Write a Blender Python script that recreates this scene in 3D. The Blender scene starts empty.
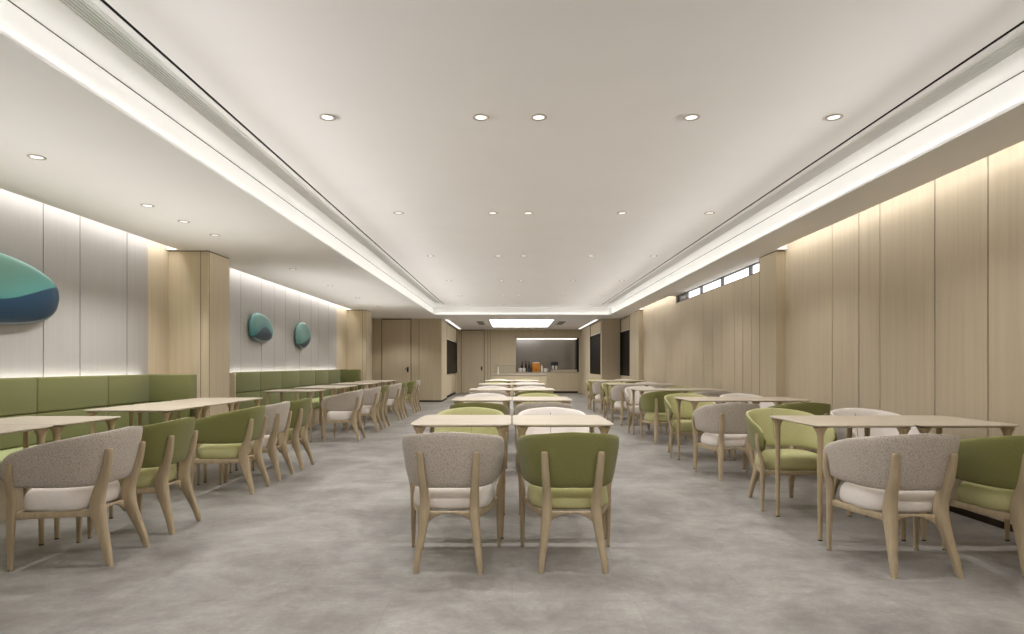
import bpy, bmesh, math, random
from mathutils import Vector, Matrix
random.seed(7)
PI = math.pi
SC = bpy.context.scene
COL = SC.collection

# ------------------------------------------------------------------ materials
def new_mat(name):
    m = bpy.data.materials.new(name); m.use_nodes = True
    nt = m.node_tree
    return m, nt, nt.nodes['Principled BSDF']

def lin(c):
    return tuple(((v/255)/12.92 if v/255 <= .04045 else ((v/255+.055)/1.055)**2.4) for v in c)

def mat(name, rgb, rough=.6, metal=0, spec=.4, scale=(8, 8, 8), detail=4, var=.12, bump=0, bump_scale=None, sheen=0, coat=0):
    """principled material with a procedural noise variation in colour (and optionally bump)"""
    m, nt, p = new_mat(name)
    N = nt.nodes; L = nt.links
    tc = N.new('ShaderNodeTexCoord'); mp = N.new('ShaderNodeMapping')
    mp.inputs['Scale'].default_value = scale
    L.new(tc.outputs['Object'], mp.inputs['Vector'])
    nz = N.new('ShaderNodeTexNoise'); nz.inputs['Scale'].default_value = 1; nz.inputs['Detail'].default_value = detail
    L.new(mp.outputs['Vector'], nz.inputs['Vector'])
    rp = N.new('ShaderNodeValToRGB')
    c = rgb
    rp.color_ramp.elements[0].position = .3; rp.color_ramp.elements[1].position = .7
    rp.color_ramp.elements[0].color = (c[0]*(1-var), c[1]*(1-var), c[2]*(1-var*1.1), 1)
    rp.color_ramp.elements[1].color = (min(1, c[0]*(1+var)), min(1, c[1]*(1+var)), min(1, c[2]*(1+var)), 1)
    L.new(nz.outputs['Fac'], rp.inputs['Fac']); L.new(rp.outputs['Color'], p.inputs['Base Color'])
    p.inputs['Roughness'].default_value = rough; p.inputs['Metallic'].default_value = metal
    p.inputs['Specular IOR Level'].default_value = spec
    if sheen:
        p.inputs['Sheen Weight'].default_value = sheen
    if coat:
        p.inputs['Coat Weight'].default_value = coat; p.inputs['Coat Roughness'].default_value = .1
    if bump:
        b = N.new('ShaderNodeBump'); b.inputs['Strength'].default_value = bump; b.inputs['Distance'].default_value = .004
        n2 = N.new('ShaderNodeTexNoise'); n2.inputs['Scale'].default_value = bump_scale or 200; n2.inputs['Detail'].default_value = 2
        L.new(tc.outputs['Object'], n2.inputs['Vector'])
        L.new(n2.outputs['Fac'], b.inputs['Height']); L.new(b.outputs['Normal'], p.inputs['Normal'])
    return m

def emit(name, rgb, strength):
    m, nt, p = new_mat(name)
    p.inputs['Base Color'].default_value = (*rgb, 1)
    p.inputs['Emission Color'].default_value = (*rgb, 1)
    p.inputs['Emission Strength'].default_value = strength
    return m

def boucle(name, dark, light, bump=.5, scale=170):
    m, nt, p = new_mat(name); N = nt.nodes; L = nt.links
    tc = N.new('ShaderNodeTexCoord')
    v = N.new('ShaderNodeTexVoronoi'); v.inputs['Scale'].default_value = scale
    L.new(tc.outputs['Object'], v.inputs['Vector'])
    n = N.new('ShaderNodeTexNoise'); n.inputs['Scale'].default_value = scale*.6; n.inputs['Detail'].default_value = 3
    L.new(tc.outputs['Object'], n.inputs['Vector'])
    mx = N.new('ShaderNodeMath'); mx.operation = 'MULTIPLY_ADD'; mx.inputs[1].default_value = .6
    L.new(v.outputs['Distance'], mx.inputs[0]); L.new(n.outputs['Fac'], mx.inputs[2])
    r = N.new('ShaderNodeValToRGB')
    r.color_ramp.elements[0].position = .45; r.color_ramp.elements[0].color = (*dark, 1)
    r.color_ramp.elements[1].position = .85; r.color_ramp.elements[1].color = (*light, 1)
    L.new(mx.outputs[0], r.inputs['Fac']); L.new(r.outputs['Color'], p.inputs['Base Color'])
    b = N.new('ShaderNodeBump'); b.inputs['Strength'].default_value = bump; b.inputs['Distance'].default_value = .003
    L.new(mx.outputs[0], b.inputs['Height']); L.new(b.outputs['Normal'], p.inputs['Normal'])
    p.inputs['Roughness'].default_value = .95; p.inputs['Specular IOR Level'].default_value = .15
    p.inputs['Sheen Weight'].default_value = .15
    return m

def floor_mat():
    m, nt, p = new_mat('stone_floor'); N = nt.nodes; L = nt.links
    tc = N.new('ShaderNodeTexCoord')
    def noise(scale, detail, rough=.6, dist=0.0, sc=(1, 1, 1)):
        mp = N.new('ShaderNodeMapping'); mp.inputs['Scale'].default_value = sc
        L.new(tc.outputs['Object'], mp.inputs['Vector'])
        n = N.new('ShaderNodeTexNoise'); n.inputs['Scale'].default_value = scale; n.inputs['Detail'].default_value = detail
        n.inputs['Roughness'].default_value = rough; n.inputs['Distortion'].default_value = dist
        L.new(mp.outputs['Vector'], n.inputs['Vector']); return n
    a = noise(1.5, 10, .7, .3); b = noise(7.0, 10, .74, .3, (1, 1.6, 1)); c = noise(60, 3)
    def ramp(n, p0, c0, p1, c1):
        r = N.new('ShaderNodeValToRGB'); e = r.color_ramp.elements
        e[0].position = p0; e[0].color = (*c0, 1); e[1].position = p1; e[1].color = (*c1, 1)
        L.new(n.outputs['Fac'], r.inputs['Fac']); return r
    r1 = ramp(a, .36, lin((124, 120, 116)), .64, lin((160, 157, 153)))
    r2 = ramp(b, .38, (.90, .895, .89), .66, (1.15, 1.145, 1.135))
    fl = noise(15, 10, .8, .0, (1, 1.8, 1)); r4 = ramp(fl, .54, (1, 1, 1), .66, (1.2, 1.19, 1.17))
    r3 = ramp(c, .3, (.93, .93, .93), .7, (1.06, 1.06, 1.06))
    m1 = N.new('ShaderNodeMixRGB'); m1.blend_type = 'MULTIPLY'; m1.inputs['Fac'].default_value = 1
    L.new(r1.outputs[0], m1.inputs[1]); L.new(r2.outputs[0], m1.inputs[2])
    m2 = N.new('ShaderNodeMixRGB'); m2.blend_type = 'MULTIPLY'; m2.inputs['Fac'].default_value = 1
    m4 = N.new('ShaderNodeMixRGB'); m4.blend_type = 'MULTIPLY'; m4.inputs['Fac'].default_value = 1
    L.new(m1.outputs[0], m4.inputs[1]); L.new(r4.outputs[0], m4.inputs[2])
    L.new(m4.outputs[0], m2.inputs[1]); L.new(r3.outputs[0], m2.inputs[2])
    # large format tiles, a slightly different tone each, with hairline joints
    br = N.new('ShaderNodeTexBrick'); br.offset = .5
    br.inputs['Scale'].default_value = 1; br.inputs['Brick Width'].default_value = 1.2; br.inputs['Row Height'].default_value = .6
    br.inputs['Mortar Size'].default_value = .0018; br.inputs['Color1'].default_value = (.95, .95, .95, 1)
    br.inputs['Color2'].default_value = (1.05, 1.05, 1.04, 1); br.inputs['Mortar'].default_value = (.78, .77, .76, 1)
    L.new(tc.outputs['Object'], br.inputs['Vector'])
    m3 = N.new('ShaderNodeMixRGB'); m3.blend_type = 'MULTIPLY'; m3.inputs['Fac'].default_value = .8
    L.new(m2.outputs[0], m3.inputs[1]); L.new(br.outputs['Color'], m3.inputs[2])
    L.new(m3.outputs[0], p.inputs['Base Color'])
    rr = N.new('ShaderNodeMapRange'); rr.inputs['To Min'].default_value = .32; rr.inputs['To Max'].default_value = .55
    L.new(b.outputs['Fac'], rr.inputs['Value']); L.new(rr.outputs[0], p.inputs['Roughness'])
    p.inputs['Specular IOR Level'].default_value = .35
    return m

def wood_mat(name, rgb, scale, var=.1, rough=.5, spec=.35):
    return mat(name, rgb, rough=rough, scale=scale, var=var, detail=5, spec=spec)

def glaze_mat(name, lo, hi, waveH, amp, freq, ph):
    """two tone ceramic glaze, a dark hill under a pale teal field"""
    m, nt, p = new_mat(name); N = nt.nodes; L = nt.links
    tc = N.new('ShaderNodeTexCoord'); sp = N.new('ShaderNodeSeparateXYZ'); L.new(tc.outputs['Object'], sp.inputs[0])
    s = N.new('ShaderNodeMath'); s.operation = 'MULTIPLY_ADD'; s.inputs[1].default_value = freq; s.inputs[2].default_value = ph
    L.new(sp.outputs['Y'], s.inputs[0])
    si = N.new('ShaderNodeMath'); si.operation = 'SINE'; L.new(s.outputs[0], si.inputs[0])
    h = N.new('ShaderNodeMath'); h.operation = 'MULTIPLY_ADD'; h.inputs[1].default_value = amp; h.inputs[2].default_value = waveH
    L.new(si.outputs[0], h.inputs[0])
    d = N.new('ShaderNodeMath'); d.operation = 'SUBTRACT'; L.new(sp.outputs['Z'], d.inputs[0]); L.new(h.outputs[0], d.inputs[1])
    r = N.new('ShaderNodeValToRGB'); e = r.color_ramp.elements
    mr = N.new('ShaderNodeMapRange'); mr.inputs['From Min'].default_value = -.3; mr.inputs['From Max'].default_value = .3
    L.new(d.outputs[0], mr.inputs['Value']); L.new(mr.outputs[0], r.inputs['Fac'])
    e[0].position = .0; e[0].color = (*lo[0], 1); e[1].position = .485; e[1].color = (*lo[1], 1)
    x = r.color_ramp.elements.new(.505); x.color = (*hi[0], 1)
    x = r.color_ramp.elements.new(1.0); x.color = (*hi[1], 1)
    L.new(r.outputs[0], p.inputs['Base Color'])
    p.inputs['Roughness'].default_value = .32; p.inputs['Specular IOR Level'].default_value = .5
    return m

def glass_mat(name, tint=(1, 1, 1)):
    m, nt, p = new_mat(name)
    p.inputs['Base Color'].default_value = (*tint, 1); p.inputs['Transmission Weight'].default_value = 1
    p.inputs['Roughness'].default_value = .02; p.inputs['IOR'].default_value = 1.1
    return m

M = {}
M['floor'] = floor_mat()
M['ceil'] = mat('ceiling_paint_beige', lin((243, 240, 238)), .9, scale=(2, 2, 2), var=.01, spec=.1)
M['white'] = mat('white_paint', lin((243, 242, 239)), .85, scale=(2, 2, 2), var=.008, spec=.1)
M['panel'] = wood_mat('pale_oak_veneer', lin((201, 187, 162)), (26, 26, .9), .055, .5, .3)
M['panel_dark'] = wood_mat('oak_veneer_deeper_tone', lin((199, 185, 158)), (26, 26, .9), .055, .5, .3)  # slightly deeper tone of the oak veneer
M['silver'] = mat('silver_wall_panel', lin((170, 166, 162)), .5, scale=(30, 30, .8), var=.03, spec=.35, metal=.0)
M['seam'] = mat('dark_reveal', lin((58, 50, 42)), .8, var=.05, spec=.1)
M['silver_seam'] = mat('grey_reveal', lin((84, 80, 76)), .8, var=.05, spec=.1)
M['black'] = mat('black_gap', (.006, .006, .006), .8, var=.1, spec=.1)
M['ash'] = wood_mat('ash_table_wood', lin((194, 182, 164)), (3, 40, 40), .05, .42, .35)
M['ashleg'] = wood_mat('ash_leg_wood', lin((180, 160, 128)), (40, 40, 3), .08, .45, .35)
M['chairwood'] = wood_mat('ash_chair_wood', lin((177, 159, 131)), (45, 45, 4), .1, .45, .35)
M['rubber'] = mat('black_rubber', (.02, .018, .016), .7, var=.1)
M['cream'] = boucle('cream_boucle', lin((216, 207, 199)), lin((233, 226, 219)), .15, 420)
M['tweed'] = boucle('greige_tweed_shaded', lin((126, 116, 104)), lin((200, 190, 178)), .5, 260)  # tweed weave, its tone darkened with the shade of the unlit back
M['green'] = boucle('olive_green_wool', lin((170, 167, 118)), lin((189, 186, 136)), .2, 300)
M['greenback'] = boucle('olive_green_wool_shaded', lin((113, 112, 66)), lin((129, 128, 78)), .15, 300)  # seat green darkened, shade of the unlit outer back put into the colour
M['banq'] = boucle('moss_green_upholstery', lin((105, 106, 66)), lin((120, 121, 78)), .12, 260)
M['banqseat'] = boucle('moss_green_upholstery_lit', lin((158, 166, 112)), lin((178, 186, 130)), .12, 260)  # moss green lightened, light on the seat put into the colour
M['banqbase'] = wood_mat('cream_oak_plinth', lin((205, 190, 165)), (4, 4, 30), .05)
M['alu'] = mat('brushed_aluminium', lin((150, 147, 142)), .4, metal=.6, scale=(60, 4, 60), var=.06)
M['grille'] = mat('grey_grille_slats', lin((226, 224, 220)), .6, var=.02)
M['trimring'] = mat('grey_white_trim_ring', lin((188, 180, 170)), .5, var=.03)
M['led'] = emit('downlight_lens', (1, .96, .91), 1.0)
M['panel_light'] = emit('luminous_ceiling_diffuser', (1, .985, .965), 5)
M['soft_light'] = emit('soft_linear_diffuser', (1, .985, .965), 1.1)
M['strip_light'] = emit('led_strip_lens', (1, .96, .9), 6)
M['sky_glass'] = emit('daylit_frosted_glass', (.97, .985, 1), 1.5)
M['greyglass'] = mat('grey_opaque_glass', lin((128, 128, 130)), .2, var=.1)
M['frame'] = mat('grey_window_frame', lin((120, 118, 118)), .5, var=.05)
M['darkglass'] = mat('dark_window_glass', (.008, .006, .005), .4, var=.2, spec=.05)
M['blind'] = mat('cream_roller_blind', lin((196, 182, 156)), .85, scale=(50, 50, 200), var=.05)
M['niche'] = mat('smoked_grey_mirror', lin((158, 155, 152)), .16, metal=.8, scale=(3, 3, 3), var=.05)
M['counter'] = mat('grey_stone_worktop', lin((170, 160, 148)), .35, var=.06)
M['handle'] = mat('black_metal', (.015, .013, .012), .4, metal=.5, var=.1)
M['orange'] = mat('orange_plastic', lin((206, 132, 36)), .4, var=.08)
M['porcelain'] = mat('white_porcelain', lin((235, 230, 224)), .3, var=.02)
M['bottle'] = mat('dark_brown_bottle', lin((62, 40, 28)), .2, var=.1)
M['bluegrey'] = mat('blackish_plastic', (.02, .02, .022), .4, var=.1)
M['glass'] = glass_mat('clear_glass', (.93, .95, .95))
M['glazeA'] = glaze_mat('teal_glaze_large', (lin((12, 36, 52)), lin((20, 62, 90))), (lin((84, 150, 144)), lin((122, 172, 158))), 0.0, .10, 3.4, -1.74)
M['glazeB'] = glaze_mat('teal_glaze_mountain', (lin((14, 40, 54)), lin((20, 52, 66))), (lin((60, 122, 124)), lin((120, 166, 158))), -.07, .09, 6.5, 1.4)
M['glazeC'] = glaze_mat('teal_glaze_slope', (lin((14, 38, 50)), lin((20, 50, 62))), (lin((84, 132, 130)), lin((124, 164, 158))), -.09, .10, 3.5, -.3)

# ------------------------------------------------------------------ mesh helpers
class MB:
    def __init__(s): s.v = []; s.f = []; s.m = []
    def add(s, verts, faces, mi=0):
        o = len(s.v); s.v += [tuple(v) for v in verts]
        s.f += [tuple(i+o for i in f) for f in faces]; s.m += [mi]*len(faces)
    def box(s, x0, x1, y0, y1, z0, z1, mi=0, bev=0):
        if bev <= 0:
            v = [(x, y, z) for x in (x0, x1) for y in (y0, y1) for z in (z0, z1)]
            s.add(v, [(0, 1, 3, 2), (4, 6, 7, 5), (0, 4, 5, 1), (2, 3, 7, 6), (0, 2, 6, 4), (1, 5, 7, 3)], mi)
        else:
            bm = bmesh.new(); bmesh.ops.create_cube(bm, size=1)
            bmesh.ops.scale(bm, vec=(x1-x0, y1-y0, z1-z0), verts=bm.verts)
            bmesh.ops.translate(bm, vec=((x0+x1)/2, (y0+y1)/2, (z0+z1)/2), verts=bm.verts)
            bmesh.ops.bevel(bm, geom=bm.edges[:], offset=bev, segments=3, profile=.5, affect='EDGES')
            bm.verts.index_update()
            s.add([v.co for v in bm.verts], [[v.index for v in f.verts] for f in bm.faces], mi); bm.free()
    def rings(s, rs, mi=0, cap=True, closed=True):
        """loft through rings of equal length"""
        n = len(rs[0]); V = [p for r in rs for p in r]; F = []
        for i in range(len(rs)-1):
            for j in range(n if closed else n-1):
                k = (j+1) % n
                F.append((i*n+j, i*n+k, (i+1)*n+k, (i+1)*n+j))
        if cap:
            F.append(tuple(range(n-1, -1, -1))); F.append(tuple((len(rs)-1)*n+j for j in range(n)))
        s.add(V, F, mi)
    def lathe(s, prof, n=20, c=(0, 0, 0), mi=0, cap=True):
        s.rings([[(c[0]+r*math.cos(2*PI*j/n), c[1]+r*math.sin(2*PI*j/n), c[2]+z) for j in range(n)] for r, z in prof], mi, cap)
    def build(s, name, mats, parent=None, smooth=True, angle=40, loc=None):
        me = bpy.data.meshes.new(name); me.from_pydata(s.v, [], s.f)
        for m in (mats if isinstance(mats, (list, tuple)) else [mats]): me.materials.append(m)
        me.polygons.foreach_set('material_index', s.m)
        bm = bmesh.new(); bm.from_mesh(me); bmesh.ops.recalc_face_normals(bm, faces=bm.faces); bm.to_mesh(me); bm.free()
        if smooth:
            me.polygons.foreach_set('use_smooth', [True]*len(me.polygons)); me.set_sharp_from_angle(angle=math.radians(angle))
        me.update()
        o = bpy.data.objects.new(name, me); COL.objects.link(o)
        if parent: o.parent = parent
        if loc: o.location = loc
        return o

def tag(o, label=None, cat=None, group=None, kind=None):
    if label: o['label'] = label
    if cat: o['category'] = cat
    if group: o['group'] = group
    if kind: o['kind'] = kind
    return o

def empty(name, loc=(0, 0, 0), rz=0):
    o = bpy.data.objects.new(name, None); o.empty_display_size = .1
    COL.objects.link(o); o.location = loc; o.rotation_euler = (0, 0, rz); return o

def copy_tree(o, parent=None):
    c = o.copy(); COL.objects.link(c)
    if parent: c.parent = parent
    for ch in list(o.children): copy_tree(ch, c)
    return c

def struct(o, label=None, cat=None):
    o['kind'] = 'structure'
    if label: o['label'] = label
    if cat: o['category'] = cat
    return o

def rrect(cx, cy, cz, ax, ay, u=Vector((1, 0, 0)), v=Vector((0, 1, 0)), n=12, e=4.0):
    """superellipse ring, half sizes ax along u, ay along v"""
    out = []
    for j in range(n):
        t = 2*PI*(j+.5)/n; c, s_ = math.cos(t), math.sin(t)
        a = ax*math.copysign(abs(c)**(2/e), c); b = ay*math.copysign(abs(s_)**(2/e), s_)
        out.append(Vector((cx, cy, cz)) + u*a + v*b)
    return out

def lerp_pts(pts, k=4):
    """catmull-rom resample of tuples"""
    res = []
    n = len(pts)
    for i in range(n-1):
        p0 = pts[max(i-1, 0)]; p1 = pts[i]; p2 = pts[i+1]; p3 = pts[min(i+2, n-1)]
        for j in range(k):
            t = j/k
            res.append(tuple(.5*((2*b)+(-a+c)*t+(2*a-5*b+4*c-d)*t*t+(-a+3*b-3*c+d)*t**3) for a, b, c, d in zip(p0, p1, p2, p3)))
    res.append(tuple(pts[-1])); return res

# ------------------------------------------------------------------ room measures (metres; camera at origin, looking along +Y)
H = 1.16
ZS = 2.62          # soffit
ZC = 2.83          # raised ceiling
XL, XR = -4.38, 3.48
YB = -2.4          # wall behind the camera
Y1 = 19.2          # end wall of the hall
Y2 = 25.2          # back wall of the servery
AXL, AXR = -2.22, 2.83
FXL, FXR = -2.30, 2.90     # faces of the raised ceiling recess
YF = 17.8

# floor
b = MB(); b.box(XL-.3, XR+.3, YB-.2, Y2+.3, -.12, 0)
struct(b.build('floor', M['floor'], smooth=False))

# ceiling: main plate, white margins, soffits, servery ceiling, cove lips
b = MB()
TOP = 3.1
GL0, GL1 = -2.075, -1.935        # left grille slot
GR0, GR1 = 2.545, 2.687
SLL, SLR = -1.888, 2.504         # outer edge of the black shadow gap
b.box(-1.866, 2.480, YB, 16.85, ZC, TOP, 0)                              # beige field
b.box(FXL-.001, GL0, YB, 16.85, ZC, TOP, 1); b.box(GL1, SLL, YB, 16.85, ZC, TOP, 1)
b.box(GR1, FXR+.001, YB, 16.85, ZC, TOP, 1); b.box(SLR, GR0, YB, 16.85, ZC, TOP, 1)
b.box(GL0, GL1, 16.45, 16.85, ZC, TOP, 1); b.box(GR0, GR1, 16.45, 16.85, ZC, TOP, 1)
b.box(GL0, GL1, YB, 16.45, ZC+.06, TOP, 2); b.box(GR0, GR1, YB, 16.45, ZC+.06, TOP, 2)
b.box(SLL, -1.866, YB, 16.85, ZC+.003, TOP, 2); b.box(2.480, SLR, YB, 16.85, ZC+.003, TOP, 2)  # near-flush black strips, the shade of a deep gap put into colour
b.box(FXL-.001, FXR+.001, 16.85, YF+.001, ZC, TOP, 1)
# hairline joint under the plate along the recess faces, then the faces themselves
for x0, x1 in ((FXL-.05, FXL), (FXR, FXR+.05)):
    b.box(x0, x1, YB, YF, ZS+.0, ZC-.008, 1)
b.box(FXL-.05, FXR+.05, YF, YF+.05, ZS, ZC-.004, 1)
b.box(FXL-.06, FXL-.004, YB, YF, ZC-.008, TOP, 3); b.box(FXR+.004, FXR+.06, YB, YF, ZC-.008, TOP, 3)
# soffit plates; slots along the walls hold the wall washer lamps
SL = .15
def soffit(x0, x1, y0, y1, z=ZS): b.box(x0, x1, y0, y1, z, TOP, 0)
soffit(XL+SL, FXL-.05, YB, YF+.05); soffit(FXR+.05, XR-SL, YB, YF+.05)
for y0, y1 in ((7.72, 8.42), (16.1, YF+.05)):
    soffit(XL, XL+SL, y0, y1)
for y0, y1 in ((7.7, 12.95), (16.1, YF+.05)):
    soffit(XR-SL, XR, y0, y1)
for y0, y1 in ((YB, 7.72), (8.42, 16.1)): b.box(XL, XL+SL, y0, y1, ZS+.11, TOP, 1)
for y0, y1 in ((YB, 7.7), (12.95, 16.1)): b.box(XR-SL, XR, y0, y1, ZS+.11, TOP, 1)
b.box(XL, XR, YF+.05, Y1, ZS, TOP, 0); b.box(AXL-.3, AXR+.3, Y1, Y2, ZS, TOP, 0)
# cove lips carrying the LED lines
LP = .05
b.box(FXL-.05, FXL+LP, YB, YF, ZS-.002, ZS+.012, 1); b.box(FXL+LP-.008, FXL+LP, YB, YF, ZS+.012, ZS+.020, 1)
b.box(FXR-LP, FXR+.05, YB, YF, ZS-.002, ZS+.012, 1); b.box(FXR-LP, FXR-LP+.008, YB, YF, ZS+.012, ZS+.020, 1)
b.box(FXL, FXR, YF-LP, YF+.05, ZS-.002, ZS+.012, 1); b.box(FXL, FXR, YF-LP, YF-LP+.008, ZS+.012, ZS+.020, 1)
struct(b.build('ceiling', [M['ceil'], M['white'], M['black'], M['silver_seam']], smooth=False))

# panelled walls -------------------------------------------------------------
GAP = .012
def panel_run_x(b, x, sx, ys, z0, z1, mi, seam_mi, th=.02):
    """panels on a wall at x whose front faces sx, with reveals at ys[1:-1]"""
    xa, xb = (x-th, x) if sx > 0 else (x, x+th)
    for i in range(len(ys)-1):
        a = ys[i]+(GAP/2 if i else 0); c = ys[i+1]-(GAP/2 if i < len(ys)-2 else 0)
        b.box(xa, xb, a, c, z0, z1, mi)
    xo = (x-.10, x-th+.002) if sx > 0 else (x+th-.002, x+.10)
    b.box(xo[0], xo[1], ys[0], ys[-1], z0, z1, seam_mi)
def panel_run_y(b, y, xs, z0, z1, mi, seam_mi, th=.02):
    for i in range(len(xs)-1):
        a = xs[i]+(GAP/2 if i else 0); c = xs[i+1]-(GAP/2 if i < len(xs)-2 else 0)
        b.box(a, c, y, y+th, z0, z1, mi)
    b.box(xs[0]+.03, xs[-1]-.03, y+th-.002, y+.10, z0, z1, seam_mi)

b = MB()
panel_run_x(b, XL, 1, [YB, -1.4, -.6, .2, 1.1, 1.9, 2.4, 3.15, 3.9, 4.4, 5.0, 5.70, 6.185, 6.94, 7.34], 0, TOP, 0, 1)
panel_run_x(b, XL, 1, [7.34, 7.78], 0, TOP, 2, 3)
panel_run_x(b, XL, 1, [7.78, 8.36], 0, TOP, 2, 3)
panel_run_x(b, XL, 1, [8.36, 9.2, 9.85, 10.67, 11.24, 11.8, 12.58, 13.3, 13.8, 14.56, 15.23], 0, TOP, 0, 1)
panel_run_x(b, XL, 1, [15.23, 16.2, 17.4, 18.4, Y1], 0, TOP, 2, 3)
struct(b.build('wall_left', [M['silver'], M['silver_seam'], M['panel'], M['seam']], smooth=False))

b = MB()
CLER0, CLER1, CLERZ = 8.3, 12.94, 2.466
panel_run_x(b, XR, -1, [YB, -1.6, -.7, -.2, .6, 1.5, 2.1, 2.9, 3.7, 4.46, 5.02, 5.77, 6.12, 6.63, 7.77], 0, TOP, 0, 1)
panel_run_x(b, XR, -1, [7.77, 8.3], 0, TOP, 0, 1)
panel_run_x(b, XR, -1, [8.3, 8.86, 9.2, 9.54, 10.12, 10.58, 11.1, 11.74, 12.2, 12.62, 12.94], 0, CLERZ, 0, 1)
panel_run_x(b, XR, -1, [12.94, 13.35, 13.8, 15.0, 16.2, 16.8], 0, TOP, 0, 1)
XW = 3.405; WY = 17.65      # the wall steps in a little beyond the second pillar
b.box(XW, XW+.17, 16.75, WY, 0, TOP, 0)
b.box(XW, XW+.17, WY, Y1, 0, .84, 0); b.box(XW, XW+.17, WY, Y1, ZS, TOP, 0); b.box(XW+.1, XW+.19, WY-.05, Y1, 0, TOP, 1)
b.box(XR+.1, XR+.14, 8.25, 13.0, CLERZ-.05, TOP, 1)
struct(b.build('wall_right', [M['panel'], M['seam']], smooth=False))

b = MB(); b.box(XL-.1, XR+.14, YB-.1, YB, 0, TOP, 0)
struct(b.build('wall_front', [M['panel']], smooth=False))

# pillars clad in the same veneer
def pillar(n, x0, x1, y0, y1, side, ys):
    b = MB(); e = .012
    b.box(x0, x1, y0, y1, 0, ZS-.012, 0, bev=0)
    b.box(x0+(0 if side < 0 else .006), x1-(.006 if side < 0 else 0), y0+.006, y1-.006, ZS-.012, ZS, 1)
    for y in ys:     # reveals on the aisle face
        xx = x1 if side < 0 else x0
        b.box(xx-.0012, xx+.0012, y-.003, y+.003, 0, ZS-.012, 1)
    if side < 0:
        for x in (x1-.10,):
            b.box(x-.003, x+.003, y0-.0012, y0+.0012, 0, ZS-.012, 1)
    return struct(b.build('trim_%d' % n, [M['panel_dark'], M['seam']], smooth=False))
pillar(1, XL, -3.87, 7.78, 8.36, -1, [7.80])
pillar(2, XL, -3.87, 16.2, 16.8, -1, [16.22])
pillar(3, 3.363, XR, 7.77, 8.30, 1, [8.285])
pillar(4, 3.363, XR, 16.2, 16.75, 1, [16.7])

# end walls of the hall and the servery walls
b = MB()
D1 = (-4.09, -3.19)      # door 1
panel_run_y(b, Y1, [XL, D1[0]-.02], 0, TOP, 0, 1)
panel_run_y(b, Y1, [D1[1]+.02, -2.93, AXL], 0, TOP, 0, 1)
b.box(D1[0]-.03, D1[1]+.03, Y1+.06, Y1+.1, 0, TOP, 1)
struct(b.build('wall_back_left', [M['panel_dark'], M['seam']], smooth=False))
b = MB(); panel_run_y(b, Y1, [AXR, XW], 0, TOP, 0, 1)
struct(b.build('wall_back_right', [M['panel'], M['seam']], smooth=False))

WL = (20.75, 24.6); WR = (19.5, 22.1)
b = MB()
b.box(AXL-.1, AXL, Y1+.021, WL[0], 0, TOP, 0); b.box(AXL-.1, AXL, WL[1], Y2, 0, TOP, 0)
b.box(AXL-.1, AXL-.05, WL[0], WL[1], .09, .85, 0); b.box(AXL-.1, AXL-.06, WL[0], WL[1], 0, .09, 1)
b.box(AXL-.1, AXL, WL[0], WL[1], ZS, TOP, 0)
struct(b.build('wall_servery_left', [M['panel_dark'], M['seam']], smooth=False))
b = MB()
b.box(AXR, AXR+.1, Y1+.1, WR[0], 0, TOP, 0); b.box(AXR, AXR+.1, WR[1], Y2, 0, TOP, 0)
b.box(AXR, AXR+.1, WR[0], WR[1], 0, .85, 0); b.box(AXR, AXR+.1, WR[0], WR[1], ZS, TOP, 0)
struct(b.build('wall_servery_right', [M['panel_dark'], M['seam']], smooth=False))

b = MB()
D2 = (-2.09, -1.16); NX = (.165, 2.72); NZ = (.87, 2.275)
b.box(AXL, D2[0]-.02, Y2, Y2+.12, 0, TOP, 0)
panel_run_y(b, Y2, [D2[1]+.02, -1.0, -.9, NX[0]], 0, TOP, 0, 1)
b.box(D2[0]-.03, D2[1]+.03, Y2+.06, Y2+.12, 0, TOP, 1)
MW = [M['panel_dark'], M['seam'], M['black'], M['niche'], M['white']]
struct(b.build('wall_back', MW, smooth=False))
b = MB(); b.box(NX[0], NX[1], Y2, Y2+.1, NZ[1], TOP, 0); struct(b.build('trim_5', MW, smooth=False))
b = MB(); b.box(NX[1]+.04, AXR, Y2, Y2+.12, 0, TOP, 0)
b.box(NX[1], NX[1]+.04, Y2-.004, Y2+.5, NZ[0], NZ[1], 2); b.box(NX[1], NX[1]+.04, Y2, Y2+.12, 0, NZ[0], 0)
b.box(NX[1], NX[1]+.04, Y2, Y2+.12, NZ[1], TOP, 0)
struct(b.build('wall_back_corner', MW, smooth=False))
b = MB(); b.box(NX[0]-.02, NX[0], Y2+.1, Y2+.5, NZ[0], NZ[1], 1)
b.box(NX[0], NX[1], Y2+.5, Y2+.54, 0, TOP, 3)
b.box(NX[0], NX[1], Y2+.1, Y2+.5, NZ[1]+.06, NZ[1]+.1, 4)
struct(b.build('wall_niche', MW, smooth=False))

def door(n, x0, x1, y, hx, mirror):
    b = MB(); b.box(x0, x1, y+.012, y+.055, .01, ZS-.03, 0)
    d = struct(b.build('door_%d' % n, [M['panel']], smooth=False))
    f = MB()
    for xx in (x0-.018, x1+.002): f.box(xx, xx+.016, y+.0, y+.058, 0, ZS, 0)
    f.box(x0-.018, x1+.018, y, y+.058, ZS-.028, ZS-.001, 0)
    f.build('door_frame', M['seam'], d, smooth=False)
    h = MB()
    h.box(hx-.025, hx+.025, y-.0, y+.014, .93, 1.10, 0, .004)
    h.box(hx-.012, hx+.012, y-.05, y+.002, 1.02, 1.045, 0, .004)
    h.box(hx-.075*mirror if mirror > 0 else hx-.012, hx+.012 if mirror > 0 else hx+.13, y-.055, y-.035, 1.02, 1.045, 0, .005)
    h.build('door_handle', M['handle'], d)
door(1, D1[0], D1[1], Y1, D1[1]-.09, 1)
door(2, D2[0], D2[1], Y2, D2[1]-.09, 1)

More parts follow.
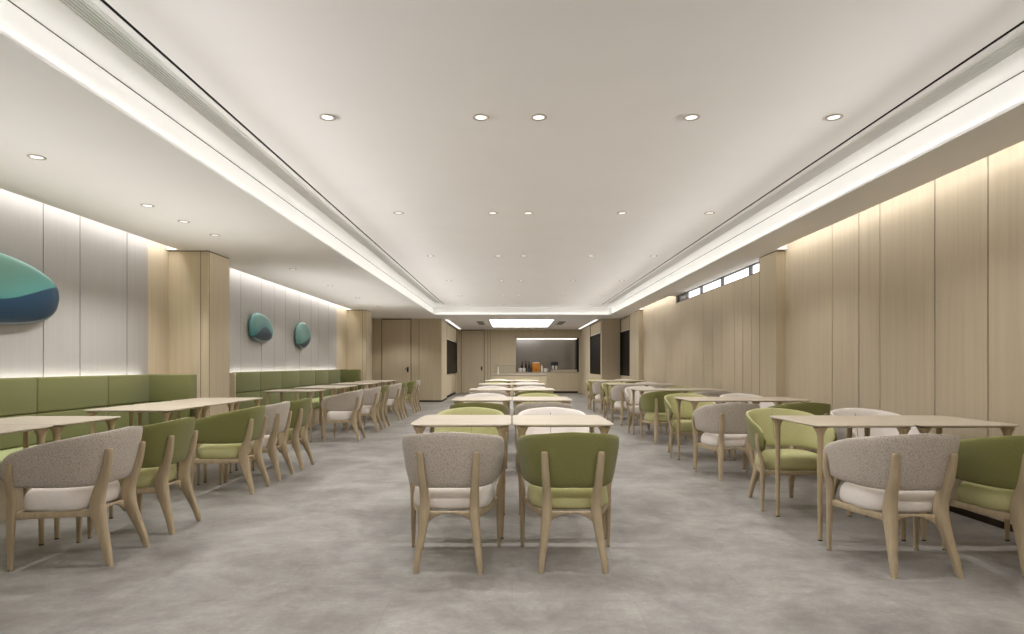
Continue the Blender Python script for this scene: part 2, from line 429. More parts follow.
# baseboards
for nm, bx in (('baseboard_back_left', (D1[1]+.03, AXL+.004, Y1-.006, Y1+.002)), ('baseboard_back', (D2[1]+.03, NX[0], Y2-.006, Y2+.002)),
               ('baseboard_back_right', (AXR-.004, XW-.001, Y1-.006, Y1+.002)), ('baseboard_right', (XR-.006, XR+.002, YB, 7.76)),
               ('baseboard_left', (AXL-.002, AXL+.006, Y1-.004, WL[0]))):
    b = MB(); b.box(bx[0], bx[1], bx[2], bx[3], 0, .05, 0)
    struct(b.build(nm, [M['seam']], smooth=False))

# clerestory window
b = MB(); b.box(XR+.05, XR+.06, 8.3, 12.2, CLERZ, ZS, 0); b.box(XR+.05, XR+.06, 12.2, 12.94, CLERZ, ZS, 1)
w = struct(b.build('window_1', [M['sky_glass'], M['greyglass']], smooth=False))
b = MB()
b.box(XR+.02, XR+.07, 8.3, 12.94, CLERZ, CLERZ+.018, 0); b.box(XR+.02, XR+.07, 8.3, 12.94, ZS-.012, ZS, 0)
for y in (8.97, 10.17, 11.3, 12.2, 12.9): b.box(XR+.012, XR+.07, y-.035, y+.035, CLERZ+.005, ZS-.001, 0)
b.build('window_frame', M['frame'], w, smooth=False)

# dark windows with their roller blinds
def dark_window(n, x, sx, y0, y1, z0, z1, lab):
    b = MB(); t = .012
    xa, xb = (x-.04, x-.03) if sx > 0 else (x+.03, x+.04)
    b.box(xa, xb, y0, y1, z0, ZS, 0)
    w = struct(b.build('window_%d' % n, [M['darkglass']], smooth=False))
    f = MB(); fa, fb = (x-.06, x+.004) if sx > 0 else (x-.004, x+.06)
    for y in (y0, y1-.015): f.box(fa, fb, y, y+.015, z0, ZS, 0)
    f.box(fa, fb, y0, y1, z0, z0+.03, 0)
    f.build('window_frame', M['seam'], w, smooth=False)
    r = empty('roller_blind', ((x-.0145) if sx > 0 else (x+.0145), (y0+y1)/2, z1))
    tag(r, lab, 'blind', 'cream roller blinds over the dark windows')
    hw = (y1-y0)/2-.035
    c = MB(); c.box(-.004, .004, -hw, hw, .02, ZS-z1-.05, 0); c.build('blind_cloth', M['blind'], r, smooth=False)
    c = MB(); c.box(-.010, .010, -hw, hw, 0, .022, 0, .004); c.build('bottom_rail', M['porcelain'], r)
    c = MB(); c.rings([[(.013*math.cos(2*PI*j/12), yy, ZS-z1-.028+.013*math.sin(2*PI*j/12)) for j in range(12)] for yy in (-hw, hw)]); c.build('roller_tube', M['blind'], r)
dark_window(2, XW, -1, WY, Y1, .84, 2.19, 'cream roller blind over the dark window at the right wall end, beside the corner')
dark_window(3, AXR, -1, WR[0], WR[1], .85, 2.19, 'cream roller blind over the dark window on the servery\'s right side')
dark_window(4, AXL, 1, WL[0], WL[1], .85, 2.05, 'cream roller blind over the dark hatch opening on the servery\'s left side')

# ------------------------------------------------------------------ ceiling fittings
def diffuser(x0, x1, lab):
    t = empty('air_diffuser', ((x0+x1)/2, 7.0, ZC)); tag(t, lab, 'air vent', 'long slotted air diffusers in the ceiling')
    w = (x1-x0)/2; y0, y1 = YB+.02-7, 16.45-7
    b = MB()
    for xx in (-w, w-.008): b.box(xx, xx+.008, y0, y1, -.004, .05, 0)
    b.box(-w, w, y0, y0+.01, -.004, .05, 0); b.box(-w, w, y1-.01, y1, -.004, .05, 0)
    b.build('frame', M['grille'], t, smooth=False)
    b = MB(); n = 6
    for k in range(n):
        xx = -w+.010+(k+.5)*(2*w-.020)/n
        b.box(xx-.006, xx+.006, y0, y1, -.002, .012, 0)
    b.build('slats', M['grille'], t, smooth=False)
diffuser(GL0, GL1, 'long slatted air diffuser along the left side of the raised ceiling')
diffuser(GR0, GR1, 'long slatted air diffuser along the right side of the raised ceiling')

def vent(x, lab):
    t = empty('ceiling_vent', (x, 21.2, ZS)); tag(t, lab, 'air vent', 'small vents beside the luminous ceiling panel')
    b = MB(); w, l = .11, .8
    for q in ((-w, -w+.02, -l, l), (w-.02, w, -l, l), (-w, w, -l, -l+.02), (-w, w, l-.02, l)): b.box(q[0], q[1], q[2], q[3], -.012, 0, 0)
    b.build('frame', M['alu'], t, smooth=False)
    b = MB(); b.box(-w+.02, w-.02, -l+.02, l-.02, -.003, -.001, 0); b.build('backing', M['frame'], t, smooth=False)
    b = MB()
    for k in range(6):
        xx = -w+.03+k*(2*w-.06)/5; b.box(xx-.006, xx+.006, -l+.02, l-.02, -.010, -.003, 0)
    b.build('slats', M['alu'], t, smooth=False)
vent(-1.08, 'small grey ceiling vent left of the luminous panel')
vent(1.69, 'small grey ceiling vent right of the luminous panel')

t = empty('ceiling_light_panel', (.31, 21.3, ZS)); tag(t, 'large glowing rectangular light panel in the servery ceiling', 'ceiling light')
b = MB(); w, l = 1.05, 1.85
for q in ((-w, -w+.02, -l, l), (w-.02, w, -l, l), (-w, w, -l, -l+.02), (-w, w, l-.02, l)): b.box(q[0], q[1], q[2], q[3], -.02, 0, 0)
b.build('frame', M['white'], t, smooth=False)
b = MB(); b.box(-w+.02, w-.02, -l+.02, l-.02, -.012, -.004, 0); b.build('diffuser', M['panel_light'], t, smooth=False)

for x, lab in ((AXL+.13, 'glowing linear ceiling strip along the left edge of the servery ceiling'), (AXR-.13, 'glowing linear ceiling strip along the right edge of the servery ceiling')):
    t = empty('linear_ceiling_light', (x, 22.0, ZS)); tag(t, lab, 'ceiling light', 'linear strips in the servery ceiling')
    b = MB(); b.box(-.07, -.055, -2.6, 2.6, -.015, 0); b.box(.055, .07, -2.6, 2.6, -.015, 0); b.box(-.07, .07, -2.6, -2.585, -.015, 0); b.box(-.07, .07, 2.585, 2.6, -.015, 0)
    b.build('housing', M['white'], t, smooth=False)
    b = MB(); b.box(-.055, .055, -2.585, 2.585, -.009, -.002); b.build('lens', M['soft_light'], t, smooth=False)

def lamp_data(kind, name, energy, col):
    l = bpy.data.lights.new(name, kind); l.energy = energy; l.color = col; return l
SPOT = lamp_data('SPOT', 'downlight_lamp', 37, (1, .99, .98))
SPOT.spot_size = math.radians(122); SPOT.spot_blend = .5; SPOT.shadow_soft_size = .022

def make_downlight():
    t = empty('downlight')
    b = MB()
    n = 28; prof = [(.057, 0), (.057, -.003), (.052, -.006), (.042, -.006), (.036, -.001)]
    b.lathe(prof, n, cap=False); b.build('trim_ring', M['trimring'], t)
    b = MB(); b.lathe([(.0375, -.0005), (.0375, -.002), (.0, -.003)], n, cap=False); b.build('lens', M['led'], t)
    s = bpy.data.objects.new('lamp', SPOT); COL.objects.link(s); s.parent = t; s.location = (0, 0, -.045)
    return t
dl0 = make_downlight(); first = [True]
def downlight(x, y, z, lab, grp):
    t = dl0 if first[0] else copy_tree(dl0); first[0] = False
    t.location = (x, y, z); tag(t, lab, 'downlight', grp)
rows = [1.5, 4.11, 6.70, 9.33, 12.05, 14.7, 16.9]  # first (unseen) and last rows added, to brighten foreground and end wall
rn = ['', 'nearest', 'second', 'third', 'fourth', 'fifth', 'farthest']
cn = ['leftmost', 'second from left', 'middle', 'second from right', 'rightmost']
for i, y in enumerate(rows):
    for j, x in enumerate((-1.245, -.21, .18, 1.21, 2.17)):
        lab = ('round recessed downlight in the raised ceiling, %s row, %s' % (rn[i], cn[j])) if i else ('unseen downlight added overhead to brighten the foreground, %s' % cn[j])
        downlight(x, y, ZC, lab, 'downlights in the raised ceiling')
ord_ = ['nearest', 'second nearest', 'third nearest', 'fourth nearest', 'fifth', 'sixth', 'seventh', 'eighth', 'farthest']
for i, y in enumerate((4.28, 5.58, 6.2, 6.85, 9.28, 11.2, 13.2, 15.2, 18.0)):  # the eighth is added to brighten the end wall and door
    downlight(-3.335, y, ZS, 'round downlight in the lower left ceiling over the banquettes, %s of the line' % ord_[i], 'downlights over the banquettes')

# LED lines and added fill beams: cove lips, wall washers, behind the banquette backs
def line_lamp(name, loc, rot, sx, sy, energy, col=(1, .992, .985)):
    l = lamp_data('AREA', name, energy, col); l.shape = 'RECTANGLE'; l.size = sx; l.size_y = sy
    o = bpy.data.objects.new(name, l); COL.objects.link(o); o.location = loc; o.rotation_euler = rot; return o
LY = YF-YB-.2; LC = (YF+YB)/2
COVE = .42; BEAM = 1.35   # watts per metre: a soft upward line, and a beam added as ceiling fill
line_lamp('cove_led_lamp', (FXL+.016, LC, ZS+.016), (0, PI+.7, 0), .010, LY, COVE*LY)
line_lamp('cove_led_lamp', (FXR-.016, LC, ZS+.016), (0, PI-.7, 0), .010, LY, COVE*LY)
line_lamp('cove_led_lamp', ((FXL+FXR)/2, YF-.016, ZS+.016), (PI+.45, 0, 0), FXR-FXL-.2, .010, COVE*5)
for x, a in ((FXL+.010, -PI/2-.09), (FXR-.010, PI/2+.09)):  # fill beams added to brighten the ceiling beyond the cove glow
    o = line_lamp('cove_fill_lamp', (x, LC, ZS+.026), (0, a, 0), .010, LY, BEAM*LY); o.data.spread = math.radians(25)
    o = line_lamp('cove_soft_fill_lamp', (x, LC, ZS+.026), (0, a, 0), .010, LY, .85*LY); o.data.spread = math.radians(62)
def washer(x, y0, y1, e):
    line_lamp('wall_washer_lamp', (x, (y0+y1)/2, ZS+.105), (0, 0, 0), .03, y1-y0-.04, e*(y1-y0))
washer(XL+.115, YB, 7.72, 2.0); washer(XL+.115, 8.42, 16.1, 2.0)
washer(XR-.115, YB, 7.7, 1.35); washer(XR-.115, 12.95, 16.1, 1.35)

# ------------------------------------------------------------------ dining chair (faces +Y, origin on the floor)
PLAN = [(.286, .300), (.288, .22), (.284, .10), (.267, -.02), (.236, -.108), (.180, -.176), (.10, -.207), (0, -.214)]
def plan_curve():
    full = PLAN + [(-x, y) for x, y in reversed(PLAN[:-1])]
    return lerp_pts(full, 5)

def chair_back_mesh():
    c = plan_curve(); n = len(c)
    L = [0]
    for i in range(1, n): L.append(L[-1]+math.dist(c[i], c[i-1]))
    tot = L[-1]; rs = []
    for i in range(n):
        s_ = L[i]/tot*2-1; a = abs(s_)
        p = Vector((c[i][0], c[i][1], 0)); q0 = c[max(i-1, 0)]; q1 = c[min(i+1, n-1)]
        tg = Vector((q1[0]-q0[0], q1[1]-q0[1], 0)).normalized(); nr = Vector((-tg.y, tg.x, 0))
        if nr.dot(p-Vector((0, .1, 0))) < 0: nr = -nr
        top = .787-.132*a**1.7; bot = .460+.020*a**2
        de = min(L[i], tot-L[i])            # rounding of the wing ends
        R = .085
        k = 1 if de >= R else math.sqrt(max(0.0, 1-((R-de)/R)**2))
        k = max(k, .22)
        mid = (top+bot)/2-.01*a; hh = (top-bot)/2*k; th = .021*(1 if de > .03 else .55+.45*de/.03)
        lean = .24*(1-.55*a)
        ring = []
        m = 20
        for j in range(m):
            t = 2*PI*(j+.5)/m; co, si = math.cos(t), math.sin(t)
            u = th*math.copysign(abs(co)**(2/2.8), co); v = hh*math.copysign(abs(si)**(2/(3.6)), si)
            z = mid+v
            off = (z-.63)*lean
            ring.append(p+nr*(u+off)+Vector((0, 0, z)))
        rs.append(ring)
    b = MB(); b.rings(rs); return b

def seat_outline(k, z, grow=0, n=40):
    out = []
    for j in range(n):
        t = 2*PI*(j+.5)/n; c, s_ = math.cos(t), math.sin(t)
        y = .189*k*math.copysign(abs(s_)**(2/3.6), s_)
        w = .243+.020*(y/.189)-(.022 if y < 0 else 0)*(y/.189)**2
        x = (w+grow)*k*math.copysign(abs(c)**(2/3.6), c)
        out.append((x, y+.069, z))
    return out

def chair_seat_mesh():
    b = MB(); rs = []
    for k, z in ((.86, .318), (.94, .322), (.985, .338), (1, .362), (.992, .388), (.965, .412), (.915, .431), (.84, .444), (.72, .451), (.55, .453), (.25, .454), (.05, .454)):
        rs.append(seat_outline(k, z))
    b.rings(rs); return b

def leg_loft(pts, k=4, e=3.2, n=12):
    """pts: (x,y,z,half_x,half_y)"""
    b = MB(); b.rings([rrect(x, y, z, ax, ay, n=n, e=e) for x, y, z, ax, ay in lerp_pts(pts, k)]); return b

def make_chair(kind):
    t = empty('dining_chair')
    seat, back = (M['cream'], M['tweed']) if kind == 'w' else (M['green'], M['greenback'])
    chair_seat_mesh().build('seat', seat, t, angle=60)
    bm = chair_back_mesh().build('backrest', [back, seat], t, angle=60)
    # the sitter's side takes the seat colour; the outer colour holds shade
    for p in bm.data.polygons:
        c = p.center; nrm = p.normal
        if nrm.dot(Vector((c.x, c.y-.12, 0)).normalized()) < .35 and c.z < .79: p.material_index = 1
    s = MB()
    s.rings([rrect(0, y, z, .002, .0016, n=6, e=2) for y, z in ((-.2195, .74), (-.210, .70), (-.1955, .64), (-.181, .58), (-.168, .525))])
    s.build('seam', M['seam'] if kind == 'w' else M['greenback'], bm)
    for sg in (1, -1):
        pts = [(.180, -.250, 0, .0145, .018), (.171, -.228, .09, .019, .023), (.155, -.190, .20, .0245, .032), (.143, -.158, .305, .0285, .044), (.142, -.154, .36, .0275, .042),
               (.144, -.172, .44, .025, .035), (.150, -.203, .52, .0230, .027), (.155, -.221, .60, .0212, .0225), (.159, -.2315, .664, .0195, .017), (.159, -.233, .675, .012, .010)]
        l = leg_loft([(p[0]*sg, *p[1:]) for p in pts]).build('rear_leg', M['chairwood'], t)
        c = MB(); c.lathe([(.012, -.0), (.0145, .001), (.0145, .006), (.013, .007)], 12, (.180*sg, -.250, 0)); c.build('foot_cap', M['rubber'], l)
        pts = [(.273, .250, 0, .011, .012), (.273, .248, .12, .014, .016), (.272, .244, .30, .018, .022), (.276, .238, .40, .017, .023), (.303, .232, .50, .012, .022), (.3085, .228, .58, .011, .019), (.3085, .226, .612, .007, .011)]
        l = leg_loft([(p[0]*sg, *p[1:]) for p in pts]).build('front_leg', M['chairwood'], t)
        c = MB(); c.lathe([(.010, 0), (.0125, .001), (.0125, .006), (.011, .007)], 12, (.273*sg, .250, 0)); c.build('foot_cap', M['rubber'], l)
    f = MB()
    for sg in (1, -1):      # side rails from the knee to the front legs
        A = Vector((.142*sg, -.15, .296)); B = Vector((.262*sg, .243, .304)); mid = (A+B)/2+Vector((.02*sg, 0, .004))
        pp = lerp_pts([tuple(A), tuple(mid), tuple(B)], 4)
        d = (B-A).normalized(); u = Vector((d.y, -d.x, 0)); w = Vector((0, 0, 1))
        f.rings([rrect(*p,   .012, .020, u, w, n=10, e=4) for p in pp])
    f.rings([rrect(x, .243+.012*(1-(x/.27)**2), .303, .012, .018, Vector((0, 1, 0)), Vector((0, 0, 1)), n=10, e=4) for x in (-.268, -.18, -.09, 0, .09, .18, .268)])
    # arched rear rail
    f.rings([rrect(x, -.134, .312-.036*(abs(x)/.141)**2.6, .013, .006+.036*(abs(x)/.141)**2.6, Vector((0, 1, 0)), Vector((0, 0, 1)), n=10, e=4) for x in (-.141, -.12, -.09, -.05, 0, .05, .09, .12, .141)])
    f.build('seat_frame', M['chairwood'], t)
    return t

PROTO = {}
def place_chair(kind, x, y, rz, label, group):
    if kind not in PROTO:
        t = PROTO[kind] = make_chair(kind)
    else: t = copy_tree(PROTO[kind])
    t.location = (x, y, 0); t.rotation_euler = (0, 0, rz)
    tag(t, label, 'chair', group)
    return t

# ------------------------------------------------------------------ dining table
TW, TD, TZ = .680, .78, .769
def make_table():
    t = empty('dining_table')
    b = MB(); rs = []
    def outline(ins, z, n=64):
        out = []
        for j in range(n):
            a = 2*PI*(j+.5)/n; c, s_ = math.cos(a), math.sin(a); e = 2/11
            out.append(((TW/2-ins)*math.copysign(abs(c)**e, c), (TD/2-ins)*math.copysign(abs(s_)**e, s_), z))
        return out
    for ins, z in ((.05, TZ-.022), (.02, TZ-.016), (.005, TZ-.010), (0, TZ-.006), (.001, TZ-.003), (.004, TZ)): rs.append(outline(ins, z))
    b.rings(rs); b.build('tabletop', M['ash'], t, angle=35)
    for sx in (1, -1):
        for sy in (1, -1):
            x, y = sx*(TW/2-.065), sy*(TD/2-.068)
            l = MB(); zt = TZ-.021
            l.lathe([(.0125, .0), (.0145, .10), (.0175, .35), (.0180, .55), (.0188, .64), (.0205, .69), (.026, .714), (.034, .730), (.040, .739), (.043, zt)], 20, (x, y, 0))
            o = l.build('leg', M['ashleg'], t)
            c = MB(); c.lathe([(.011, 0), (.0138, .001), (.0138, .007), (.0125, .008)], 14, (x, y, 0)); c.build('foot_cap', M['rubber'], o)
    return t
tb0 = make_table(); tfirst = [True]
def place_table(x, y, label, group):
    t = tb0 if tfirst[0] else copy_tree(tb0); tfirst[0] = False
    t.location = (x, y, 0); tag(t, label, 'table', group); return t

RN = ['nearest', 'second', 'third', 'fourth', 'farthest']
CW = {'w': 'cream', 'g': 'olive green'}
# central rows: (front left, front right, far left, far right)
CEN = ['wggw', 'gwwg', 'wgww', 'wwgw', 'gwwg']
for r in range(5):
    yc = 4.40+2.77*r
    for s, sx in (('left', -1), ('right', 1)):
        place_table(sx*.343, yc, 'pale ash two seat table, %s half of the %s central row' % (s, RN[r]), 'tables in the central rows')
    for i, ch in enumerate(CEN[r]):
        s = ('left', 'right')[i % 2]; x = (-.357, .341)[i % 2]
        if i < 2: place_chair(ch, x, yc-.39-.36, 0, '%s chair seen from behind at the %s central row, near side, %s' % (CW[ch], RN[r], s), 'chairs at the central tables')
        else: place_chair(ch, x, yc+.39+.40, PI, '%s chair facing the camera at the %s central row, far side, %s' % (CW[ch], RN[r], s), 'chairs at the central tables')
# right hand rows against the panelled wall
RGT = ['wggw', 'wggw', 'gwwg', 'wwgw', 'wggw']
for r in range(5):
    yc = 4.35+2.77*r
    for s, x in (('aisle', 1.97+.34), ('wall', 1.97+.34+.685)):
        place_table(x, yc, 'pale ash two seat table, %s half of the %s right hand row' % (s, RN[r]), 'tables in the right hand rows')
    for i, ch in enumerate(RGT[r]):
        s = ('aisle', 'wall')[i % 2]; x = (2.262, 2.985)[i % 2]
        if i < 2: place_chair(ch, x, yc-.39-.385, 0, '%s chair seen from behind at the %s right hand row, near side, %s seat' % (CW[ch], RN[r], s), 'chairs at the right hand tables')
        else: place_chair(ch, x, yc+.39+.35, PI, '%s chair facing the camera at the %s right hand row, far side, %s seat' % (CW[ch], RN[r], s), 'chairs at the right hand tables')
# left line in front of the banquettes
LFT = [(3.655, 3.71, 'w'), (4.34, 4.36, 'g'), (5.62, 5.65, 'g'), (6.305, 6.29, 'w'), (6.99, 6.95, 'g'),
       (9.46, 9.46, 'w'), (10.735, 10.75, 'w'), (11.42, 11.42, 'g'), (12.77, 12.80, 'w'), (13.455, 13.45, 'g'), (14.73, 14.72, 'g'), (15.415, 15.40, 'w')]
LN = ['nearest', 'second', 'third', 'fourth', 'fifth', 'sixth', 'seventh', 'eighth', 'ninth', 'tenth', 'eleventh', 'farthest']
for i, (ty, cy, ch) in enumerate(LFT):
    bq = 'front' if i < 5 else 'rear'
    tt = place_table(-2.965-.39, ty, 'pale ash table along the %s green banquette, %s in the left line' % (bq, LN[i]), 'tables along the banquettes')
    tt.rotation_euler = (0, 0, PI/2)
    place_chair(ch, -2.578, cy, PI/2, '%s chair facing the %s banquette, back to the aisle, %s in the left line' % (CW[ch], bq, LN[i]), 'chairs along the banquette tables')

# ------------------------------------------------------------------ banquettes
def cushion(b, x0, x1, y0, y1, z0, z1, r=.018): b.box(x0, x1, y0, y1, z0, z1, 0, bev=r)
BX = -4.245      # front face of the back cushions
def banquette(y0, y1, seams, lab, yend, ypil, near_panel):
    t = empty('banquette', (XL, (y0+y1)/2, 0)); tag(t, lab, 'bench', 'green banquettes along the left wall')
    T = Vector((XL, (y0+y1)/2, 0))
    def put(b, name, m, angle=40):
        b.v = [tuple(Vector(v)-T) for v in b.v]; return b.build(name, m, t, angle=angle)
    b = MB(); b.box(XL+.002, -3.78, y0, ypil, 0, .33, 0); b.box(XL+.002, XL+.075, y0, yend, .33, 1.02, 0); b.box(XL+.002, -4.1, yend+.15, ypil, .33, 1.02, 0)
    put(b, 'base', M['banqbase'])
    b = MB(); b.box(-4.26, -3.72, y0, yend-.02, .332, .45, 0, .022); put(b, 'seat', M['banqseat'])
    ys = [y0]+seams+[yend]
    for i in range(len(ys)-1):
        for z0, z1 in ((.452, .725), (.728, 1.05)):
            b = MB(); cushion(b, XL+.07, BX, ys[i]+.002, ys[i+1]-.002, z0, z1); put(b, 'back_cushion', M['banq'])
    for z0, z1 in ((.452, .725), (.728, 1.05)):
        b = MB(); cushion(b, XL+.08, -3.765, yend+.003, yend+.15, z0, z1); put(b, 'end_cushion', M['banq'])
    if near_panel:
        b = MB(); b.box(XL+.002, BX+.01, y0-.035, y0-.002, 0, 1.04, 0, .006); b.box(XL+.002, -3.73, y0-.035, y0-.002, 0, .44, 0, .006); put(b, 'end_panel', M['banqbase'])
banquette(-1.0, 7.0, [-.3, .66, 1.62, 2.58, 3.54, 4.5, 5.46, 6.42], 'long moss green banquette in the foreground, running up to the first pillar', 7.15, 7.775, False)
banquette(9.36, 15.5, [10.3, 11.26, 12.22, 13.18, 14.14], 'moss green banquette beyond the first pillar, under the two small wall sculptures', 15.13, 16.195, True)
# LED lines behind the banquette backs for the wall, plus added soffit fill
for y0, y1 in ((-1, 7.2), (9.4, 15.2)):
    line_lamp('banquette_led_lamp', (XL+.038, (y0+y1)/2, 1.026), (0, PI, 0), .02, y1-y0, .75*(y1-y0))
    o = line_lamp('soffit_fill_lamp', (XL+.038, (y0+y1)/2, 1.030), (0, PI+.8, 0), .02, y1-y0, 2.5*(y1-y0)); o.data.spread = math.radians(82)

# ------------------------------------------------------------------ wall sculptures (ceramic pebbles on the left wall)
def pebble(y, z, pts, depth, m, lab):
    """pts: outline radii (u along the wall, v up) of the pebble, lofted into a thick rounded disc"""
    t = empty('wall_sculpture', (XL, y, z)); tag(t, lab, 'wall art', 'teal pebble sculptures on the left wall')
    out = lerp_pts(pts+[pts[0]], 6)[:-1]
    b = MB(); rs = []
    for k, d in ((.80, .0), (.92, .012), (.985, .04), (1, .07), (.985, .100), (.93, .122), (.82, .140), (.62, .152), (.35, .158), (.08, .160)):
        rs.append([(d*depth/.16, p[0]*k, p[1]*k) for p in out])
    b.rings(rs); o = b.build('body', m, t, angle=80, loc=(.012, 0, 0))
    b = MB(); b.box(0, .03, -.08, .08, -.06, .06, 0); b.build('wall_mount', M['handle'], t, smooth=False)
pebble(4.93, 1.81, [(.87, -.03), (.84, .08), (.70, .18), (.42, .265), (0, .31), (-.4, .28), (-.72, .16), (-.82, 0), (-.7, -.17), (-.4, -.27), (0, -.305), (.4, -.295), (.68, -.24), (.82, -.15)], .12, M['glazeA'],
       'largest teal and navy glazed pebble, cut by the photo edge, over the near banquette')
pebble(10.52, 1.80, [(.46, -.03), (.38, .09), (.16, .20), (-.12, .245), (-.34, .20), (-.44, .06), (-.44, -.08), (-.36, -.19), (-.12, -.235), (.14, -.235), (.38, -.17)], .11, M['glazeB'],
       'teal glazed pebble with a navy mountain shape, nearer of the two on the far panels')
pebble(12.62, 1.775, [(.42, .02), (.32, .15), (.08, .25), (-.18, .245), (-.34, .14), (-.40, -.04), (-.34, -.19), (-.14, -.26), (.10, -.25), (.34, -.13)], .11, M['glazeC'],
       'pale teal glazed pebble with navy lower right corner, farthest on the far panels')

# ------------------------------------------------------------------ servery
# back counter in the niche
t = empty('servery_counter', (1.44, Y2-.05, 0)); tag(t, 'built-in wood fronted back counter below the servery niche', 'counter')
T = t.location.copy()
def tput(par, T, b, name, m, **k):
    b.v = [tuple(Vector(v)-T) for v in b.v]; return b.build(name, m, par, **k)
b = MB()
for i in range(4):
    w = (NX[1]-NX[0])/4; b.box(NX[0]+i*w+.002, NX[0]+(i+1)*w-.002, Y2-.02, Y2+.0, .08, NZ[0]-.04, 0)
tput(t, T, b, 'front_panel', M['panel_dark'], smooth=False)
b = MB(); b.box(NX[0], NX[1], Y2, Y2+.498, .0, NZ[0]-.04, 0); tput(t, T, b, 'carcass', M['seam'], smooth=False)
b = MB(); b.box(NX[0]+.001, NX[1]-.001, Y2-.03, Y2+.498, NZ[0]-.04, NZ[0], 0, .004); tput(t, T, b, 'worktop', M['counter'])
t = empty('raised_shelf', (2.16, Y2+.35, NZ[0])); tag(t, 'low raised stone shelf on the right half of the back counter', 'shelf'); T = t.location.copy()
b = MB(); b.box(1.62, NX[1]-.004, Y2+.2, Y2+.49, NZ[0]+.075, NZ[0]+.10, 0, .004); tput(t, T, b, 'top', M['counter'])
b = MB(); b.box(1.63, NX[1]-.014, Y2+.21, Y2+.48, NZ[0]+.001, NZ[0]+.075, 0); tput(t, T, b, 'plinth', M['panel_dark'], smooth=False)
t = empty('niche_light', (1.44, Y2+.14, NZ[1])); tag(t, 'glowing linear light along the top of the servery niche', 'light')
T = t.location.copy()
b = MB(); b.box(NX[0]+.02, NX[1]-.02, Y2+.12, Y2+.20, NZ[1]-.024, NZ[1]-.002, 0); tput(t, T, b, 'housing', M['white'], smooth=False)
b = MB(); b.box(NX[0]+.03, NX[1]-.03, Y2+.125, Y2+.195, NZ[1]-.030, NZ[1]-.0245, 0); tput(t, T, b, 'lens', M['strip_light'], smooth=False)

# island counter with a glass screen
t = empty('island_counter', (.28, 22.6, 0)); tag(t, 'low serving island with stone top in front of the niche', 'counter'); T = t.location.copy()
b = MB()
for i in range(4):
    w = 1.98/4; b.box(-.71+i*w+.003, -.71+(i+1)*w-.003, 22.36, 22.38, .07, .785, 0)
tput(t, T, b, 'front_panel', M['panel_dark'], smooth=False)
b = MB(); b.box(-.70, 1.26, 22.38, 22.86, .0, .785, 0); tput(t, T, b, 'carcass', M['panel'], smooth=False)
b = MB(); b.box(-.76, 1.32, 22.33, 22.9, .785, .825, 0, .006); tput(t, T, b, 'worktop', M['counter'])
t = empty('glass_screen', (-.27, 22.5, .825)); tag(t, 'clear glass screen standing on the left of the serving island', 'glass screen'); T = t.location.copy()
b = MB(); b.box(-.62, .12, 22.495, 22.505, .826, 1.14, 0); tput(t, T, b, 'pane', M['glass'], smooth=False)
b = MB(); b.box(-.63, .13, 22.49, 22.51, 1.138, 1.15, 0); tput(t, T, b, 'top_rail', M['alu'], smooth=False)
b = MB()
for x in (-.63, .12): b.box(x, x+.01, 22.48, 22.52, .825, 1.15, 0)
tput(t, T, b, 'post', M['alu'], smooth=False)

def lathe_thing(name, x, y, z, prof, m, lab, cat, grp=None, extra=()):
    t = empty(name, (x, y, z)); tag(t, lab, cat, grp)
    b = MB(); b.lathe(prof, 20); b.build('body', m, t, angle=50)
    for nm, pr, mm in extra:
        b = MB(); b.lathe(pr, 16); b.build(nm, mm, t, angle=50)
    return t
CZ = NZ[0]; YC = Y2+.1
can = [(.062, 0), (.068, .006), (.070, .10), (.070, .145), (.066, .15)]
lid = [(.071, .150), (.071, .162), (.03, .168), (.012, .170), (.012, .180), (.004, .182)]
lathe_thing('canister', .34, YC, CZ, can, M['porcelain'], 'white porcelain canister on the back counter, leftmost of the pair', 'canister', 'white canisters on the back counter', [('lid', lid, M['porcelain'])])
lathe_thing('canister', .50, YC, CZ, can, M['porcelain'], 'white porcelain canister on the back counter, right one of the pair', 'canister', 'white canisters on the back counter', [('lid', lid, M['porcelain'])])
bp = [(.036, 0), (.040, .008), (.040, .24), (.034, .29), (.016, .34), (.0145, .41)]
cap = [(.0155, .40), (.0155, .44), (.014, .445)]
for i, (x, l) in enumerate(((.43, 'left'), (.58, 'middle'), (.72, 'right'))):
    lathe_thing('bottle', x, Y2+.3, CZ, bp, M['bottle'], 'dark brown bottle behind the canisters on the back counter, %s of three' % l, 'bottle', 'dark bottles on the back counter', [('cap', cap, M['handle'])])
# orange juice dispenser
t = empty('drink_dispenser', (1.0, YC+.02, CZ)); tag(t, 'bright orange drinks dispenser on the back counter', 'drink dispenser')
b = MB(); b.rings([rrect(0, 0, z, ax, ay, n=24, e=5) for z, ax, ay in ((0.05, .155, .12), (.06, .162, .125), (.2, .168, .13), (.36, .172, .132), (.375, .165, .126))]); b.build('tank', M['orange'], t)
b = MB(); b.rings([rrect(0, 0, z, ax, ay, n=24, e=5) for z, ax, ay in ((.374, .14, .10), (.395, .142, .102), (.405, .10, .08))]); b.build('lid', M['porcelain'], t)
b = MB(); b.box(-.15, .15, -.11, .11, 0, .05, 0, .006); b.build('base', M['orange'], t)
b = MB(); b.box(-.018, .018, -.17, -.12, .09, .12, 0, .004); b.box(-.008, .008, -.168, -.15, .06, .09, 0); b.build('tap', M['handle'], t)
t = empty('till_box', (.735, YC-.02, CZ)); tag(t, 'small dark box between the canisters and the orange dispenser', 'box')
b = MB(); b.box(-.085, .085, -.07, .07, 0, .13, 0, .008); b.build('body', M['bluegrey'], t)
b = MB(); b.box(-.087, .087, -.072, .072, .131, .16, 0, .006); b.build('lid', M['bottle'], t)
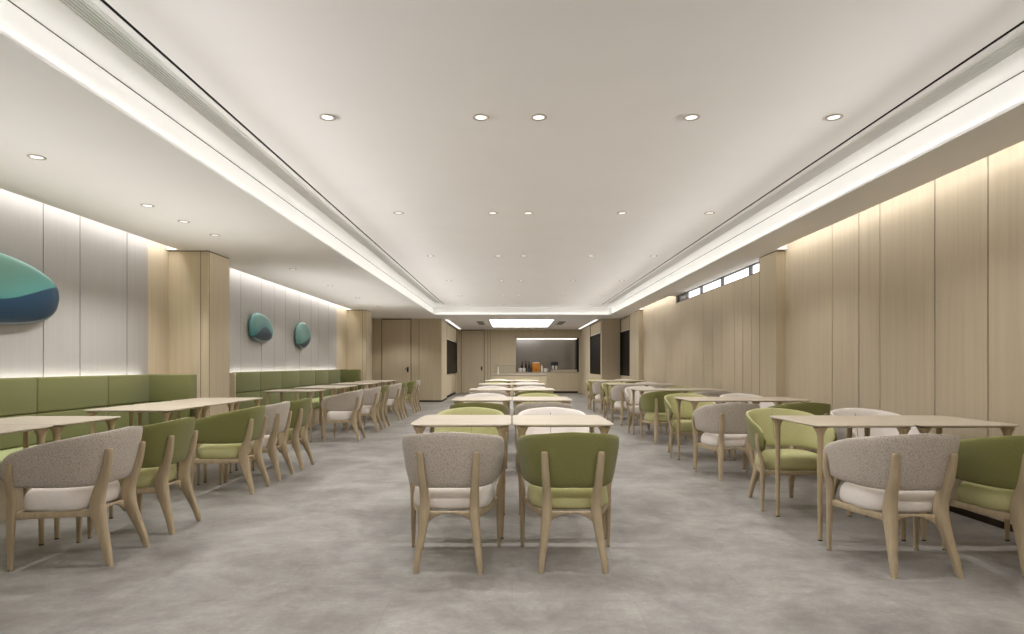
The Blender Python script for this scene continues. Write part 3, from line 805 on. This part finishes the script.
lathe_thing('white_bottle', 1.235, YC-.03, CZ, [(.036, 0), (.04, .006), (.04, .19), (.028, .23), (.014, .25)], M['porcelain'], 'slim white bottle right beside the orange dispenser', 'bottle', None, [('pump', [(.016, .25), (.016, .28), (.006, .285), (.006, .31)], M['porcelain'])])
t = lathe_thing('mug', 1.39, YC, CZ, [(.055, 0), (.07, .01), (.074, .15), (.070, .152), (.064, .03), (.0, .025)], M['porcelain'], 'white mug right of the slim white bottle on the back counter', 'mug')
b = MB(); b.rings([rrect(.068+.045*math.sin(a), 0, .08+.045*math.cos(a), .009, .009, Vector((math.sin(a), 0, math.cos(a))), Vector((0, 1, 0)), n=8, e=2) for a in [PI*k/10 for k in range(11)]]); b.build('handle', M['porcelain'], t)
# coffee machine on the raised shelf
t = empty('coffee_machine', (1.78, Y2+.33, CZ+.10)); tag(t, 'small black coffee machine with two white columns on the raised shelf', 'coffee machine')
b = MB(); b.box(-.15, .15, -.09, .10, .17, .32, 0, .012); b.build('head', M['bluegrey'], t)
for x in (-.06, .07):
    b = MB(); b.lathe([(.034, .012), (.04, .02), (.04, .15), (.03, .17)], 18, (x, 0, 0)); b.build('column', M['porcelain'], t)
b = MB(); b.box(-.14, .14, -.1, .1, 0, .014, 0, .004); b.build('base', M['alu'], t)
# slender white tap on the island
t = empty('serving_tap', (-.52, 22.7, .825)); tag(t, 'slim white tap standing on the left end of the serving island', 'tap')
b = MB(); b.lathe([(.032, 0), (.034, .012), (.022, .02), (.019, .16), (.024, .19), (.017, .24)], 16); b.build('body', M['porcelain'], t)
b = MB(); b.rings([rrect(0, -.085+.085*math.cos(a), .20+.06*math.sin(a), .012, .012, Vector((1, 0, 0)), Vector((0, math.cos(a), math.sin(a))), n=10, e=2) for a in [PI*k/10 for k in range(9)]]); b.build('spout', M['porcelain'], t)

# ------------------------------------------------------------------ camera, world, view
cd = bpy.data.cameras.new('camera'); cam = bpy.data.objects.new('camera', cd); COL.objects.link(cam)
cam.location = (0, 0, H); cam.rotation_euler = (PI/2, 0, 0)
cd.sensor_width = 36; cd.sensor_fit = 'HORIZONTAL'; cd.lens = 610/1024*36
cd.shift_y = 48/1024; cd.clip_start = .05; cd.clip_end = 100
SC.camera = cam
w = bpy.data.worlds.new('world'); SC.world = w; w.use_nodes = True
w.node_tree.nodes['Background'].inputs['Color'].default_value = (.05, .05, .055, 1)
SC.view_settings.view_transform = 'Standard'; SC.view_settings.look = 'None'
SC.view_settings.gamma = 1; SC.view_settings.use_curve_mapping = False
SC.view_settings.exposure = .22
SC.cycles.use_denoising = True
SC.cycles.max_bounces = 8; SC.cycles.diffuse_bounces = 5
